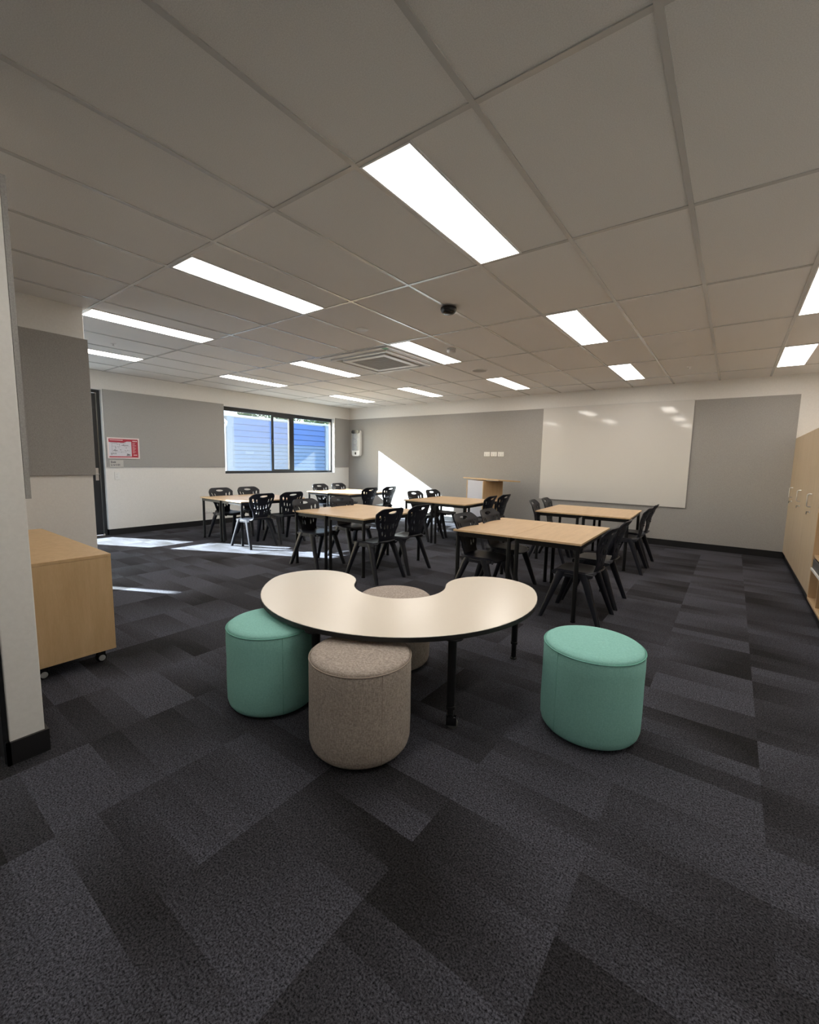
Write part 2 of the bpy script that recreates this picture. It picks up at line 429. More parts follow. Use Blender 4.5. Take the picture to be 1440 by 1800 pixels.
for loc, lb in (((-6.045, 2.166), 'small sprinkler head on the ceiling between the two leftmost light panels'), ((-.593, 6.98), 'small sprinkler head on the ceiling above the right end of the whiteboard')):
    t = thing('sprinkler_head', lb, 'sprinkler', (*loc, H), 0, 'ceiling sprinklers')
    bm = B(); lathe(bm, [(.028, 0), (.026, -.005), (.010, -.007)], n=20); obj('rosette', bm, 'steel', t, 40)
    bm = B(); lathe(bm, [(.007, -.007), (.007, -.022), (.015, -.025), (.015, -.028)], n=16); obj('deflector', bm, 'steel', t, 40)

# ------------------------------------------------------------------ things on the walls
t = thing('whiteboard', 'large glossy whiteboard on the grey back wall', 'whiteboard', (-1.778, YB - .0135, .645))
bm = B(); box(bm, -1.197, 1.197, -.020, 0, 0, 1.705, .002); obj('writing_surface', bm, 'whiteboard', t)
bm = B(); box(bm, -1.199, 1.199, -.0195, -.001, 1.7052, 1.709); box(bm, -1.1995, -1.1972, -.0195, -.001, 0, 1.705); box(bm, 1.1972, 1.1995, -.0195, -.001, 0, 1.705); obj('edge_trim', bm, 'ac_grey', t)

SG = 'row of white wall sockets'
for k, lb in enumerate(('left white socket of the three in a row above the lectern', 'middle white socket of the three in a row above the lectern', 'right white socket of the three in a row above the lectern')):
    t = thing('wall_socket', lb, 'socket', (-4.13 + .155 * k, YB - .0135, 1.485), 0, SG)
    bm = B(); box(bm, -.066, .066, -.012, 0, -.046, .046, .004); obj('plate', bm, 'white_plastic', t)
    for sx in (-.03, .03):
        bm = B(); box(bm, sx - .014, sx + .014, -.0125, -.0115, -.034, .006)
        for a, dx in ((.4, -.008), (-.4, .008)):
            M = Matrix.Translation((sx + dx, -.0125, -.008)) @ Matrix.Rotation(a, 4, 'Y'); box(bm, -.0018, .0018, -.001, .001, -.007, .007, M=M)
        box(bm, sx - .0018, sx + .0018, -.0135, -.0115, -.030, -.018)
        obj('outlet', bm, 'ac_grey', t)
        bm = B(); box(bm, sx - .006, sx + .006, -.016, -.011, .018, .034, .002); obj('switch_button', bm, 'ac_grey', t)
for k, lb in enumerate(('low white socket on the window wall, nearer the door', 'low white socket on the window wall, further from the door')):
    t = thing('wall_socket', lb, 'socket', (XL, 4.315 + .15 * k, .275), PI / 2, 'low window wall sockets')
    bm = B(); box(bm, -.062, .062, -.012, 0, -.044, .044, .004); obj('plate', bm, 'white_plastic', t)
    for sx in (-.03, .03):
        bm = B(); box(bm, sx - .010, sx + .010, -.0135, -.011, -.02, .0); obj('outlet', bm, 'ac_grey', t)
t = thing('light_switch', 'white light switch plate on the wall under the poster', 'light switch', (XL, 2.86, .975), PI / 2)
bm = B(); box(bm, -.04, .04, -.012, 0, -.065, .065, .004); obj('plate', bm, 'white_plastic', t)
for zz in (-.03, .015):
    bm = B(); box(bm, -.012, .012, -.018, -.011, zz, zz + .022, .002); obj('rocker', bm, 'trim_white', t)

# framed evacuation diagram: local x runs along the wall, y = 0 is the wall
def bars(bm, rows, yf):
    for x0, x1, z0, z1 in rows: box(bm, x0, x1, yf - .0008, yf, z0, z1)
t = thing('wall_poster', 'red and white framed diagram poster on the pinboard beside the door', 'poster', (XL + .0135, 2.97, 1.425), PI / 2)
bm = B(); frame_wall(bm, -.235, .235, -.014, 0, -.17, .17, .02); obj('frame', bm, 'poster_border', t)
bm = B(); box(bm, -.214, .214, -.008, 0, -.149, .149); sh = obj('sheet', bm, 'poster_paper', t)
bm = B(); loft(bm, [[(-.214, yy, .149), (.214, yy, .149), (.214, yy, .112), (.05, yy, .112), (.0, yy, .090), (-.214, yy, .095)] for yy in (-.010, -.008)])
box(bm, .115, .214, -.010, -.008, -.149, .112); box(bm, -.214, .115, -.010, -.008, -.149, -.132); obj('red_border', bm, 'poster_red', t)['label'] = 'red header and side column'
for row in ((-.20, -.01, .125, .133), (.135, .150, .112, .128), (.158, .176, .112, .128), (.184, .200, .112, .128), (.14, .195, -.112, -.103)):
    bm = B(); bars(bm, [row], -.010); obj('white_print', bm, 'ink_white', t)
bm = B()
for k in range(9): bars(bm, [(.13, .13 + .03 + .04 * random.random(), .085 - k * .020, .089 - k * .020)], -.010)
obj('side_print', bm, 'ink_white', t)
bm = B()
rr = [(-.17, -.168, -.06, .07), (-.17, -.06, .068, .070), (-.17, -.11, .03, .032), (-.12, -.118, -.06, .03), (-.17, .02, -.062, -.060), (-.06, -.058, .03, .07), (.0, .09, .03, .032), (-.02, .07, .045, .052), (-.15, -.09, -.043, -.035),
      (-.19, -.09, .083, .087), (-.05, .03, .083, .087), (.03, .09, -.04, -.038), (.03, .032, -.075, -.04)]
for k in range(7): rr.append((-.19 + .03 * (k % 3), -.17 + .03 * (k % 3) + .02 * random.random(), -.085 - .012 * (k // 3), -.080 - .012 * (k // 3)))
for k in range(16):
    x = random.uniform(-.17, .09); z = random.uniform(-.07, .06); rr.append((x, x + random.uniform(.006, .018), z, z + .006))
rr += [(.045, .055, -.118, -.085), (.06, .075, -.115, -.09), (.078, .095, -.112, -.10), (.03, .09, -.122, -.118)]
bars(bm, rr, -.008); obj('plan_print', bm, 'ink', t)
t = thing('room_sign', 'small grey room sign plate under the red poster', 'sign', (XL + .0135, 2.855, 1.17), PI / 2)
bm = B(); box(bm, -.10, .10, -.006, 0, -.058, .058, .002); obj('plate', bm, 'label_plate', t)
def text(txt, size, name, m, parent, x, z, yf):
    cu = bpy.data.curves.new('lettering', 'FONT'); cu.body = txt; cu.size = size; cu.extrude = .0006; cu.offset = .0012
    to = bpy.data.objects.new('lettering', cu); COL.objects.link(to)
    bpy.context.view_layer.update()
    me = bpy.data.meshes.new_from_object(to.evaluated_get(bpy.context.evaluated_depsgraph_get()))
    bpy.data.objects.remove(to); me.name = name
    me.transform(Matrix.Translation((x, yf, z)) @ Matrix.Rotation(PI / 2, 4, 'X'))
    me.materials.clear(); me.materials.append(MATS[m])
    o = bpy.data.objects.new(name, me); COL.objects.link(o); o.parent = parent; return o
text('Exit', .046, 'lettering', 'ink', t, -.082, .014, -.0065)
text('Level 01', .040, 'lettering', 'ink', t, -.082, -.030, -.0065)

# white wall unit with a black top and three round shapes behind its panel
t = thing('wall_unit', 'white upright wall unit with a black top near the corner', 'wall unit', (-7.785, YB - .0135, 1.40))
def rrect(w, d, r, n=5):
    pts = []
    for cx, cy, a0 in ((w - r, d - r, 0), (-w + r, d - r, PI / 2), (-w + r, -d + r, PI), (w - r, -d + r, 1.5 * PI)):
        for k in range(n + 1):
            a = a0 + PI / 2 * k / n; pts.append((cx + r * math.cos(a), cy + r * math.sin(a)))
    return pts
bm = B(); o_ = rrect(.14, .33, .06)
loft(bm, [[(x, yy, z + .335) for x, z in [(p * s, q * s2) for p, q in o_]] for yy, s, s2 in ((0, .92, .97), (-.02, 1, 1), (-.085, 1, 1), (-.10, .94, .97))]); obj('housing', bm, 'white_plastic', t, 50)
bm = B(); o2 = rrect(.118, .215, .02); loft(bm, [[(x, yy, z + .365) for x, z in o2] for yy in (-.106, -.098)]); gp = obj('front_panel', bm, 'grey_plastic', t, 40)
for k in range(3):
    bm = B(); zc = .215 + k * .15
    M = Matrix.Translation((0, -.108, zc)) @ Matrix.Rotation(PI / 2, 4, 'X')
    rings = [[M @ Vector((r * math.cos(a), r * math.sin(a), zz)) for a in [2 * PI * q / 24 for q in range(24)]] for r, zz in ((.068, -.002), (.068, .002), (.052, .004), (.050, .0), (.012, .0), (.010, .004))]
    loft(bm, rings); obj('round_vent', bm, 'vent_grey', t, 40)
bm = B(); M = Matrix.Identity(4); o3 = rrect(.128, .042, .038); loft(bm, [[(x, yy, z + .622) for x, z in o3] for yy in (-.122, -.09)]); obj('top_cap', bm, 'black_plastic', t, 40)
bm = B(); box(bm, -.025, .025, -.108, -.098, .05, .115, .004); obj('display', bm, 'black_plastic', t)

# ------------------------------------------------------------------ lockers and open shelving on the right
LK = 'tall maple lockers along the right wall'
LX = .665
for k, lb in enumerate(('tall maple locker at the back wall, furthest of the three', 'middle tall maple locker of the three on the right', 'tall maple locker next to the open shelves, nearest of the three')):
    y1 = YB - .004 - .9 * k
    t = thing('locker', lb, 'locker', (LX, y1 - .9, 0), 0, LK)
    bm = B(); box(bm, .022, .48, .0, .018, .1, 1.735); box(bm, .022, .48, .878, .896, .1, 1.735); box(bm, .022, .48, .018, .878, .1, .118); box(bm, .022, .48, .018, .878, 1.717, 1.735); box(bm, .462, .48, .018, .878, .118, 1.717); obj('carcass', bm, 'maple_light', t)
    bm = B(); box(bm, .03, .47, 0, .896, 0, .1); obj('plinth', bm, 'skirting', t)
    for s in (0, 1):
        bm = B(); box(bm, 0, .02, .002 + .447 * s, .446 + .447 * s, .102, 1.733, .0015); dr = obj('door', bm, 'maple_light', t)
        if s == 1:
            yy = .50
            bm = B(); tube(bm, [(0, yy, .92), (-.026, yy, .92), (-.034, yy, .928), (-.034, yy, 1.042), (-.026, yy, 1.05), (0, yy, 1.05)], .006, 10); obj('handle', bm, 'steel', dr, 40)
            bm = B(); M = Matrix.Translation((0, yy, .865)) @ Matrix.Rotation(-PI / 2, 4, 'Y'); 
            loft(bm, [[M @ Vector((.011 * math.cos(a), .011 * math.sin(a), zz)) for a in [2 * PI * q / 16 for q in range(16)]] for zz in (0, .008)]); obj('lock', bm, 'steel', dr, 40)
            bm = B(); box(bm, -.026, -.008, yy - .0012, yy + .0012, .862, .868); box(bm, -.032, -.025, yy - .0015, yy + .0015, .840, .870, .001); obj('key', bm, 'tray_grey', dr)
t = thing('open_shelf', 'low open maple shelving unit beside the nearest locker', 'shelf', (LX, 3.93, 0))
W = 1.60
bm = B(); box(bm, 0, .48, 0, W, .905, .93, .0015); obj('top_panel', bm, 'maple_edge', t)
for y in (0, W - .02):
    bm = B(); box(bm, 0, .48, y, y + .02, .07, .905, .001); obj('side_panel', bm, 'maple_edge', t)
bm = B(); box(bm, 0, .48, .02, W - .02, .07, .09); obj('bottom_panel', bm, 'maple_edge', t)
bm = B(); box(bm, .46, .478, .02, W - .02, .09, .905); obj('back_panel', bm, 'maple_edge', t)
bm = B(); box(bm, .01, .46, .02, W - .02, .485, .503); obj('shelf_board', bm, 'maple_edge', t)
bm = B(); box(bm, .01, .46, .02, W - .02, .345, .363); obj('shelf_board', bm, 'maple_edge', t)
for y in (W - .42, W - .82, W - 1.22):
    bm = B(); box(bm, .01, .46, y, y + .016, .09, .345); obj('divider', bm, 'maple_edge', t)
bm = B(); box(bm, .03, .47, 0, W, 0, .07); obj('plinth', bm, 'skirting', t)
TG = 'storage trays on the open shelf'
tr0 = None
for k, lb in enumerate(('dark storage tray on the open shelf, next to the nearest locker', 'dark storage tray on the open shelf, second from the nearest locker')):
    loc = (LX + .005, 3.93 + W - .03 - .37 * (k + 1), .3635)
    if tr0 is None:
        t = tr0 = thing('storage_tray', lb, 'tray', loc, 0, TG)
        bm = B(); box(bm, 0, .012, 0, .36, .0, .105, .002); box(bm, .42, .43, 0, .36, 0, .105); box(bm, .012, .42, 0, .01, 0, .105); box(bm, .012, .42, .35, .36, 0, .105); box(bm, .012, .42, .01, .35, 0, .008); obj('tub', bm, 'tray_grey', t)
        bm = B(); box(bm, -.012, .0, 0, .36, .0, .022, .003); obj('lip', bm, 'white_plastic', t)
    else: dup(tr0, loc, 0, lb, TG)

# ------------------------------------------------------------------ mobile cabinet in the left alcove
t = thing('cabinet', 'low maple cabinet on casters tucked behind the near left wall end', 'cabinet', (-3.055, .8075, 0))
cx0, cw = -1.43, .2075
bm = B(); box(bm, cx0, 0, -cw, cw, .682, .70, .0015); obj('top_panel', bm, 'maple_panel', t)
for x in (-.019, cx0):
    bm = B(); box(bm, x, x + .019, -cw + .001, cw - .001, .108, .681, .001); obj('end_panel', bm, 'maple_panel', t)
bm = B(); box(bm, cx0, 0, -cw, cw, .09, .108, .0015); obj('bottom_panel', bm, 'maple_panel', t)
bm = B(); box(bm, cx0 + .02, -.02, -cw + .001, -cw + .017, .109, .681); obj('back_panel', bm, 'maple_panel', t)
bm = B(); box(bm, cx0 + .02, -.02, -cw + .02, cw - .03, .39, .406); obj('shelf_board', bm, 'maple_panel', t)
bm = B(); box(bm, cx0 / 2 - .008, cx0 / 2 + .008, -cw + .02, cw - .03, .407, .681); obj('divider', bm, 'maple_panel', t)
for x in (-.075, cx0 + .075):
    for y in (-.145, .145):
        bm = B(); box(bm, x - .02, x + .02, y - .022, y + .022, .075, .09); box(bm, x - .022, x - .018, y - .02, y + .02, .03, .08); box(bm, x + .014, x + .018, y - .02, y + .02, .03, .08); c_ = obj('caster', bm, 'black_plastic', t)
        bm = B(); M = Matrix.Translation((x, y, .028)) @ Matrix.Rotation(PI / 2, 4, 'Y')
        loft(bm, [[M @ Vector((r * math.cos(a), r * math.sin(a), zz)) for a in [2 * PI * q / 20 for q in range(20)]] for r, zz in ((.018, -.016), (.028, -.013), (.028, .009), (.026, .012))]); obj('wheel', bm, 'black_plastic', c_, 40)
        bm = B(); loft(bm, [[M @ Vector((r * math.cos(a), r * math.sin(a), zz)) for a in [2 * PI * q / 20 for q in range(20)]] for r, zz in ((.018, .018), (.018, .023), (.012, .026))]); obj('hub_cap', bm, 'caster_grey', c_, 40)

# ------------------------------------------------------------------ lectern
t = thing('lectern', 'maple lectern with a wide overhanging top by the back wall', 'lectern', (-3.88, 7.66, 0), math.radians(-30))
bm = B(); M = Matrix.Translation((.09, .10, .985)) @ Matrix.Rotation(math.radians(-2.8), 4, 'X'); box(bm, -.62, .62, -.27, .21, -.011, .011, .002, M=M); obj('top_board', bm, 'maple_panel', t)
for x in (-.30, .28):
    bm = B(); box(bm, x, x + .02, -.22, .22, 0, .962, .001); obj('side_panel', bm, 'maple_panel', t)
bm = B(); box(bm, -.28, .28, -.21, -.195, .03, .965); obj('front_panel', bm, 'lavender_panel', t)['label'] = 'glossy pale panel'
bm = B(); box(bm, -.28, .28, -.19, .2, .45, .468); obj('shelf_board', bm, 'maple_panel', t)
bm = B(); box(bm, -.28, .28, -.19, .2, .03, .048); obj('shelf_board', bm, 'maple_panel', t)
bm = B(); box(bm, -.28, .28, -.01, .01, .90, .965); obj('top_rail', bm, 'maple_panel', t)

# ------------------------------------------------------------------ horseshoe table
KC = Vector((-1.708, 2.212)); KR, KW, KT, KP = .587, .289, 1.567, -1.014
def kidney(off=0., n=40, ne=18):
    w = KW + off; pts = []
    for k in range(n + 1):
        a = -KT + 2 * KT * k / n; pts.append(((KR + w) * math.cos(a), (KR + w) * math.sin(a)))
    c = (KR * math.cos(KT), KR * math.sin(KT))
    for k in range(1, ne):
        a = KT + PI * k / ne; pts.append((c[0] + w * math.cos(a), c[1] + w * math.sin(a)))
    for k in range(n + 1):
        a = KT - 2 * KT * k / n; pts.append(((KR - w) * math.cos(a), (KR - w) * math.sin(a)))
    c = (KR * math.cos(KT), -KR * math.sin(KT))
    for k in range(1, ne):
        a = -KT + PI - PI * 0 + PI * k / ne; pts.append((c[0] + w * math.cos(a), c[1] + w * math.sin(a)))
    return pts
kt = thing('horseshoe_table', 'cream horseshoe-shaped table with black edge and legs among the round stools', 'table', (KC.x, KC.y, 0), KP)
bm = B(); a_, b_ = kidney(-.003), kidney(-.006)
loft(bm, [[(x, y, .472) for x, y in a_], [(x, y, .4935) for x, y in a_], [(x, y, .495) for x, y in b_]]); obj('tabletop', bm, 'cream_top', kt)
bm = B(); oo, ii = kidney(0), kidney(-.003)
vo = [[bm.verts.new((x, y, z)) for x, y in p] for p, z in ((ii, .4935), (oo, .4925), (oo, .470), (ii, .469))]
n = len(oo)
for r in range(4):
    A_, C_ = vo[r], vo[(r + 1) % 4]
    for k in range(n): bm.faces.new((A_[k], A_[(k + 1) % n], C_[(k + 1) % n], C_[k]))
obj('edge_band', bm, 'black_edge', kt)
for (x, y, kind) in ((.765, .337, 'c'), (.765, -.337, 'c'), (-.056, .770, 'g'), (-.056, -.770, 'g')):
    bm = B(); z0 = .075 if kind == 'c' else .0
    lathe(bm, [(.055, .471), (.055, .465), (.021, .463), (.0205, .12), (.024, .118), (.024, .104), (.0165, .102), (.0165, z0)], x, y, 20)
    lg = obj('leg', bm, 'black_metal', kt, 40)
    if kind == 'c':
        bm = B(); lathe(bm, [(.012, .085), (.012, .07), (.018, .068), (.018, .058)], x, y, 16)
        box(bm, x - .016, x - .012, y - .02, y + .03, .02, .062, .002); box(bm, x + .012, x + .016, y - .02, y + .03, .02, .062, .002)
        cs = obj('caster', bm, 'black_plastic', lg, 40)
        bm = B(); M = Matrix.Translation((x, y + .012, .027)) @ Matrix.Rotation(PI / 2, 4, 'Y')
        loft(bm, [[M @ Vector((r * math.cos(a), r * math.sin(a), zz)) for a in [2 * PI * q / 20 for q in range(20)]] for r, zz in ((.020, -.011), (.027, -.008), (.027, .008), (.020, .011))]); obj('wheel', bm, 'tray_grey', cs, 40)
    else:
        bm = B(); lathe(bm, [(.021, .0), (.022, .006), (.017, .014)], x, y, 16); obj('foot', bm, 'black_plastic', lg, 40)

# ------------------------------------------------------------------ round stools
def stool(loc, fab, pip, seam_a, label, group):
    R, hh = .2315, .445
    t = thing('round_stool', label, 'stool', (*loc, 0), 0, group)
    bm = B(); lathe(bm, [(R - .045, 0), (R - .04, .022), (R - .03, .024)], n=48); obj('base', bm, 'black_plastic', t, 40)
    prof = [(R - .035, .012), (R - .016, .018), (R - .006, .032), (R, .055), (R + .0015, .15), (R, .27), (R + .001, .36), (R, hh - .028), (R - .003, hh - .018)]
    bm = B(); rings = []
    for r, z in prof:
        ring = []
        for i in range(72):
            a = 2 * PI * i / 72
            d = .0012 * noise.noise(Vector((math.cos(a) * 2.2, math.sin(a) * 2.2, z * 9 + loc[0] * 5)))
            ring.append(((r + d) * math.cos(a), (r + d) * math.sin(a), z))
        rings.append(ring)
    loft(bm, rings, True); obj('cover', bm, fab, t, 60)
    bm = B(); lathe(bm, [(R - .006, hh - .02), (R - .006, hh - .012), (R - .014, hh - .004), (R - .04, hh + .001), (R - .1, hh + .005), (.05, hh + .007), (.004, hh + .007)], n=72); obj('seat_pad', bm, fab, t, 60)
    bm = B(); tube(bm, [((R - .001) * math.cos(2 * PI * k / 96), (R - .001) * math.sin(2 * PI * k / 96), hh - .017) for k in range(97)], .0032, 8, False); obj('piping', bm, pip, t, 80)
    for sa in (seam_a, seam_a + PI):
        bm = B(); tube(bm, [((R - .0003) * math.cos(sa), (R - .0003) * math.sin(sa), z) for z in (.03, .06, .15, .27, .36, hh - .03, hh - .018)], .0017, 6); obj('side_seam', bm, pip, t, 80)
stool((-1.92, 1.369), 'teal_fabric', 'teal_piping', -.42, 'teal round fabric stool tucked under the left end of the horseshoe table', 'teal round stools')
stool((-.481, 2.186), 'teal_fabric', 'teal_piping', -2.05, 'teal round fabric stool standing alone right of the horseshoe table', 'teal round stools')
stool((-1.295, 1.392), 'beige_fabric', 'beige_piping', -.42, 'beige round fabric stool in front of the horseshoe table, nearest the viewer', 'beige round stools')
stool((-1.695, 2.143), 'beige_fabric', 'beige_piping', .9, 'beige round fabric stool in the inner curve of the horseshoe table', 'beige round stools')

# ------------------------------------------------------------------ tables in pairs
TBW = 1.175
GRP = {'A': (-1.535, 4.147, .03), 'B': (-3.789, 4.034, .03), 'C': (-3.796, 6.312, .01), 'D': (-6.302, 4.172, -.01), 'E': (-6.313, 6.38, .05), 'F': (-1.572, 6.369, .045)}
WHERE = {'A': 'table pair behind lone teal stool', 'B': 'table pair just behind horseshoe table',
         'C': 'table pair before the lectern', 'D': 'sunlit table pair nearest black door',
         'E': 'table pair in window corner', 'F': 'table pair before the whiteboard'}
def make_table(label):
    t = thing('classroom_table', label, 'table')
    w, d, zt = TBW / 4 - .0015, TBW / 2, .67
    bm = B(); box(bm, -w, w, -d, d, zt - .018, zt, .0015); obj('tabletop', bm, 'maple_top', t)
    bm = B(); frame_flat(bm, -w + .02, w - .02, -d + .02, d - .02, zt - .062, zt - .0185, .028); obj('frame', bm, 'black_metal', t)
    for sx in (-1, 1):
        for sy in (-1, 1):
            x, y = sx * (w - .036), sy * (d - .036)
            bm = B(); lathe(bm, [(.019, .012), (.019, zt - .02)], x, y, 16); l_ = obj('leg', bm, 'black_metal', t, 40)
            bm = B(); lathe(bm, [(.019, 0), (.021, .003), (.021, .012)], x, y, 16); obj('foot', bm, 'black_plastic', l_, 40)
    return t
tb = None
for g, (x, y, a) in GRP.items():
    for s, nm in ((-1, 'left'), (1, 'right')):
        lb = 'maple-topped classroom table, %s half of %s' % (nm, WHERE[g])
        ox = s * (TBW / 4)
        loc = (x + ox * math.cos(a), y + ox * math.sin(a), 0)
        if tb is None:
            tb = make_table(lb); tb['group'] = 'maple classroom tables'; tb.location = loc; tb.rotation_euler = (0, 0, a)
        else: dup(tb, loc, a, lb, 'maple classroom tables')

# ------------------------------------------------------------------ chairs (facing local +y)
def sd_ellipse(x, z, h):
    cx, cz, rx, rz, a = h
    c, s = math.cos(a), math.sin(a); dx, dz = x - cx, z - cz
    u, v = (c * dx + s * dz) / rx, (-s * dx + c * dz) / rz
    return (math.hypot(u, v) - 1) * min(rx, rz)
HOLES = [(0, .754, .066, .0165, 0)]
for s in (-1, 1):
    HOLES += [(s * .156, .700, .0125, .030, s * -.32), (s * .100, .690, .0105, .027, s * -.26),
              (s * .126, .615, .0105, .030, s * -.30), (s * .074, .600, .010, .030, s * -.18), (s * .026, .592, .008, .026, 0),
              (s * .088, .525, .009, .024, s * -.2), (s * .046, .512, .009, .027, s * -.08)]
def lerp_tab(tab, v):
    for (a, x), (b, y) in zip(tab, tab[1:]):
        if v <= b:
            t = (v - a) / (b - a); t = t * t * (3 - 2 * t) * .5 + t * .5
            return x + (y - x) * t
    return tab[-1][1]
def back_shape(u, v):
    hw = lerp_tab([(0, .120), (.12, .122), (.35, .140), (.6, .180), (.82, .208), (1, .216)], v)
    top = .80 - .06 * max(0, (abs(u) - .55) / .45) ** 2.4
    return u * hw, .415 + v * (top - .415)
def back_y(x, z):
    v = (z - .415) / .385
    y = lerp_tab([(0, -.172), (.18, -.192), (.5, -.212), (.8, -.250), (1, -.290)], max(0, min(1, v)))
    return y + .75 * x * x
def make_chair(label):
    t = thing('classroom_chair', label, 'chair')
    # backrest with its cut-outs
    bm = B(); nu, nv = 60, 56; grid = []
    for j in range(nv + 1):
        row = []
        for i in range(nu + 1):
            x, z = back_shape(-1 + 2 * i / nu, j / nv)
            if 0 < i < nu and 0 < j < nv:
                for h in HOLES:
                    d = sd_ellipse(x, z, h)
                    if abs(d) < .0034:
                        e = .0004
                        gx = (sd_ellipse(x + e, z, h) - d) / e; gz = (sd_ellipse(x, z + e, h) - d) / e
                        gg = gx * gx + gz * gz
                        if gg > .05:
                            sx_, sz_ = -d * gx / gg, -d * gz / gg
                            ln = math.hypot(sx_, sz_)
                            if ln < .0045: x += sx_; z += sz_
            row.append(bm.verts.new((x, back_y(x, z), z)))
        grid.append(row)
    for j in range(nv):
        for i in range(nu):
            q = (grid[j][i], grid[j][i + 1], grid[j + 1][i + 1], grid[j + 1][i])
            c = sum((v.co for v in q), Vector()) / 4
            if min(sd_ellipse(c.x, c.z, h) for h in HOLES) > 0: bm.faces.new(q)
    for v in [v for v in bm.verts if not v.link_faces]: bm.verts.remove(v)
    bmesh.ops.recalc_face_normals(bm, faces=bm.faces)
    shell(bm, .011)
    obj('backrest', bm, 'chair_plastic', t, 45)
    # seat shell with side skirts
    bm = B(); nu, nv = 24, 24; rows = []
    for j in range(nv + 1):
        v = -1 + 2 * j / nv; row = []
        for i in range(nu + 1):
            u = -1 + 2 * i / nu
            uu = u * math.sqrt(1 - .30 * v * v * abs(v)) ; vv = v * math.sqrt(1 - .16 * u * u * abs(u))
            hw = .198 - .03 * max(0, -vv) ** 2
            x = uu * hw; y = -.002 + vv * .192
            z = .428 - .016 * (1 - (x / .2) ** 2) * (1 - max(0, vv) ** 2 * .3)
            if vv > .55: z -= .030 * ((vv - .55) / .45) ** 2
            if vv < -.5: z += .030 * ((-vv - .5) / .5) ** 2
            if abs(u) > .85: z -= .028 * ((abs(u) - .85) / .15) ** 1.5
            row.append(bm.verts.new((x, y, z)))
        rows.append(row)
    for j in range(nv):
        for i in range(nu): bm.faces.new((rows[j][i], rows[j][i + 1], rows[j + 1][i + 1], rows[j + 1][i]))
    bmesh.ops.recalc_face_normals(bm, faces=bm.faces)
    shell(bm, .013)
    for s in (-1, 1):
        rings = []
        for y, w, zb in ((-.165, .010, .392), (-.12, .016, .372), (0, .017, .374), (.11, .016, .370), (.16, .010, .386)):
            xc = s * .178; rings.append([(xc - w, y, zb), (xc + w, y, zb), (xc + w * .9, y, .412), (xc - w * .9, y, .412)])
        loft(bm, rings)
    obj('seat', bm, 'chair_plastic', t, 45)
    for sx in (-1, 1):
        for top, mid, bot in (((.174, .085, .415), (.184, .120, .33), (.222, .236, 0)), ((.170, -.085, .415), (.182, -.122, .33), (.224, -.246, 0))):
            bm = B(); rings = []
            for (x, y, z), w, d in ((top, .024, .040), (mid, .024, .031), ((mid[0] * .5 + bot[0] * .5, mid[1] * .5 + bot[1] * .5, .165), .021, .025), (bot, .018, .020)):
                ring = []
                for k in range(12):
                    a = 2 * PI * k / 12; ca, sa = math.cos(a), math.sin(a)
                    px = math.copysign(abs(ca) ** .6, ca) * w; py = math.copysign(abs(sa) ** .6, sa) * d
                    ring.append((sx * x + px, y + py, z))
                rings.append(ring)
            loft(bm, rings); obj('leg', bm, 'chair_plastic', t, 50)
    return t
CH = {  # table pair: left x, [left ys], right x, [right ys]
 'A': (-1.87, (3.76, 4.30), -1.005, (3.82, 4.40)),
 'B': (-4.11, (3.62, 4.24), -3.155, (3.615, 4.135)),
 'C': (-4.14, (6.03, 6.58), -3.20, (6.09, 6.60)),
 'D': (-6.63, (3.93, 4.44), -5.70, (3.77, 4.31)),
 'E': (-6.66, (6.14, 6.67), -5.70, (6.11, 6.69)),
 'F': (-1.97, (5.93, 6.42), -1.04, (5.98, 6.50))}
ch = None; jit = random.Random(3)
for g, (xl, yl, xr, yr) in CH.items():
    for side, x, yy in (('left', xl, yl), ('right', xr, yr)):
        for k, y in enumerate(yy):
            lb = 'black plastic chair, %s %s seat of %s' % ('nearer' if k == 0 else 'further', side, WHERE[g])
            rz = (-PI / 2 if side == 'left' else PI / 2) + jit.uniform(-.05, .05) + (.12 if (g, side) == ('F', 'left') else 0)
            if ch is None:
                ch = make_chair(lb); ch['group'] = 'black plastic classroom chairs'; ch.location = (x, y, 0); ch.rotation_euler = (0, 0, rz)
            else: dup(ch, (x, y, 0), rz, lb, 'black plastic classroom chairs')

# ------------------------------------------------------------------ outside
struct('ground', box(B(), -60, XL - .2, -40, 60, -.25, -.08), 'pave')
bd = thing('neighbouring_building', 'blue weatherboard building outside the window', 'building', (-12., 7.0, -.08))
def boards(bm, x, y0, y1, z0, z1, st):
    z = z0
    while z < z1 - 1e-6:
        zz = min(z + st, z1)
        loft(bm, [[(x - .2, y, z), (x + .026, y, z), (x + .012, y, zz - .018), (x - .03, y, zz - .018), (x - .03, y, zz), (x - .2, y, zz)] for y in (y0, y1)])
        z = zz
bm = B(); boards(bm, 0, .32, 3.9, 1.86, 2.58, .18); obj('upper_cladding', bm, 'clad_blue', bd)
bm = B(); boards(bm, 0, .32, 3.9, 0, 1.86, .125); obj('lower_cladding', bm, 'clad_pale', bd)
bm = B(); boards(bm, -.6, -.3, .3, 0, 2.6, .125); obj('return_cladding', bm, 'clad_pale', bd)
bm = B(); box(bm, -.1, .04, .10, .32, 0, 2.6); box(bm, -.1, .04, 3.9, 4.2, 0, 2.6); obj('corner_board', bm, 'clad_trim', bd)
bm = B(); tube(bm, [(.02, .02, 0), (.02, .02, 2.25), (.02, .10, 2.42), (.02, -.10, 2.58)], .04, 12); obj('downpipe', bm, 'trim_white', bd, 40)
bm = B(); box(bm, -.2, .10, -.5, .4, 2.62, 2.74, .01); obj('gutter', bm, 'trim_white', bd)
bm = B(); loft(bm, [[(-3., y, 2.75), (.05, y, 2.60), (.05, y, 2.66), (-3., y, 2.95)] for y in (-.3, 4.4)]); obj('roof', bm, 'roof_grey', bd)
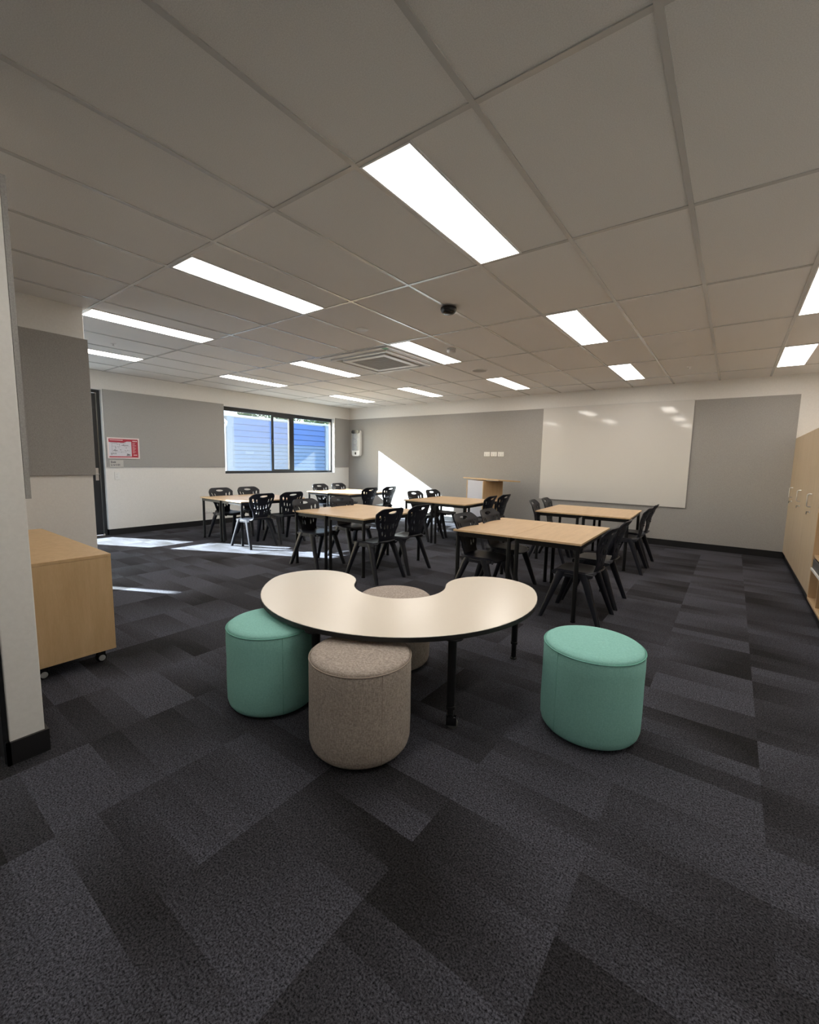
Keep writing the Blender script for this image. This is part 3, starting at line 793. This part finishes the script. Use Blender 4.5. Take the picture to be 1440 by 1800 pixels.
def tree(x, y, h, r, seed, label):
    rd = random.Random(seed); t = thing('tree', label, 'tree', (x, y, -.09), 0, 'trees beyond the neighbouring building')
    bm = B(); tube(bm, [(0, 0, 0), (.1, .05, h * .35), (-.05, .1, h * .7), (0, 0, h * .9)], [.16, .12, .08, .03], 10)
    for k in range(7):
        a = rd.uniform(0, 6.28); z = h * rd.uniform(.35, .7); tube(bm, [(0, 0, z), (r * .5 * math.cos(a), r * .5 * math.sin(a), z + .5), (r * .9 * math.cos(a), r * .9 * math.sin(a), z + 1.1)], [.06, .035, .012], 6)
    obj('trunk', bm, 'bark', t, 60)
    bm = B()
    cl = [(Vector((rd.gauss(0, .45) * r, rd.gauss(0, .45) * r, h * rd.uniform(.42, .92))), rd.uniform(.25, .55)) for k in range(70)]
    for c, rr_ in cl:
        for k in range(60):
            p = c + Vector((rd.gauss(0, 1), rd.gauss(0, 1), rd.gauss(0, .7))) * rr_ * .6
            a = Vector((rd.gauss(0, 1), rd.gauss(0, 1), rd.gauss(0, 1))).normalized(); b_ = a.orthogonal().normalized(); s = rd.uniform(.05, .11)
            vs = [bm.verts.new(p + q) for q in (a * s, b_ * s * .42, -a * s, -b_ * s * .42)]; bm.faces.new(vs)
    obj('foliage', bm, 'leaf', t)
for k, (x, y, h, r, lb) in enumerate(((-17.5, 10.6, 5.2, 1.7, 'leafy tree behind the blue building, seen in the left window pane'),
                                 (-17.8, 13.6, 5.4, 1.6, 'leafy tree behind the blue building, seen in the middle window pane'),
                                 (-17.0, 15.2, 5.0, 1.6, 'leafy tree behind the blue building, seen at the top of the right window pane'),
                                 (-18.5, 18.2, 5.6, 1.8, 'leafy tree right of the blue building, at the right edge of the window'))):
    tree(x, y, h, r, 20 + k, lb)

# ------------------------------------------------------------------ light, sky, camera
sd = bpy.data.lights.new('sun', 'SUN'); sd.energy = 98.; sd.angle = math.radians(.55); sd.color = (.88, .95, 1.)
so = bpy.data.objects.new('sun', sd); COL.objects.link(so); so.location = (-20, -10, 12)
so.rotation_euler = Vector((1, .5, -.54)).to_track_quat('-Z', 'Y').to_euler()
wd = bpy.data.worlds.new('sky'); S.world = wd; wd.use_nodes = True; nt = wd.node_tree
bg = nt.nodes['Background']
sk = N(nt, 'ShaderNodeTexSky', sky_type='NISHITA'); sk.sun_disc = False
sk.sun_elevation = math.radians(26); sk.sun_rotation = math.atan2(-1, -.5); sk.altitude = 50; sk.air_density = 1.; sk.dust_density = 1.2; sk.ozone_density = 1.
L(nt, sk.outputs[0], bg.inputs[0]); bg.inputs[1].default_value = 1.0

cd = bpy.data.cameras.new('camera'); co = bpy.data.objects.new('camera', cd); COL.objects.link(co)
yaw, pitch, roll = -.63849, -.11598, .01981
f_ = Vector((math.sin(yaw) * math.cos(pitch), math.cos(yaw) * math.cos(pitch), math.sin(pitch)))
r_ = Vector((math.cos(yaw), -math.sin(yaw), 0)); u_ = r_.cross(f_)
r2 = math.cos(roll) * r_ + math.sin(roll) * u_; u2 = -math.sin(roll) * r_ + math.cos(roll) * u_
co.matrix_world = Matrix(((r2.x, u2.x, -f_.x, 0), (r2.y, u2.y, -f_.y, 0), (r2.z, u2.z, -f_.z, 1.3022), (0, 0, 0, 1)))
cd.sensor_fit = 'HORIZONTAL'; cd.sensor_width = 36.; cd.lens = 761.82 / 1440 * 36.; cd.clip_start = .05; cd.clip_end = 300
S.camera = co
vs = S.view_settings; vs.view_transform = 'Standard'; vs.look = 'None'; vs.exposure = 0.; vs.gamma = 1.; vs.use_curve_mapping = False
cy = S.cycles; cy.max_bounces = 10; cy.diffuse_bounces = 6; cy.glossy_bounces = 4; cy.transparent_max_bounces = 12; cy.transmission_bounces = 6
cy.sample_clamp_indirect = 8.; cy.use_denoising = True; cy.caustics_reflective = False; cy.caustics_refractive = False
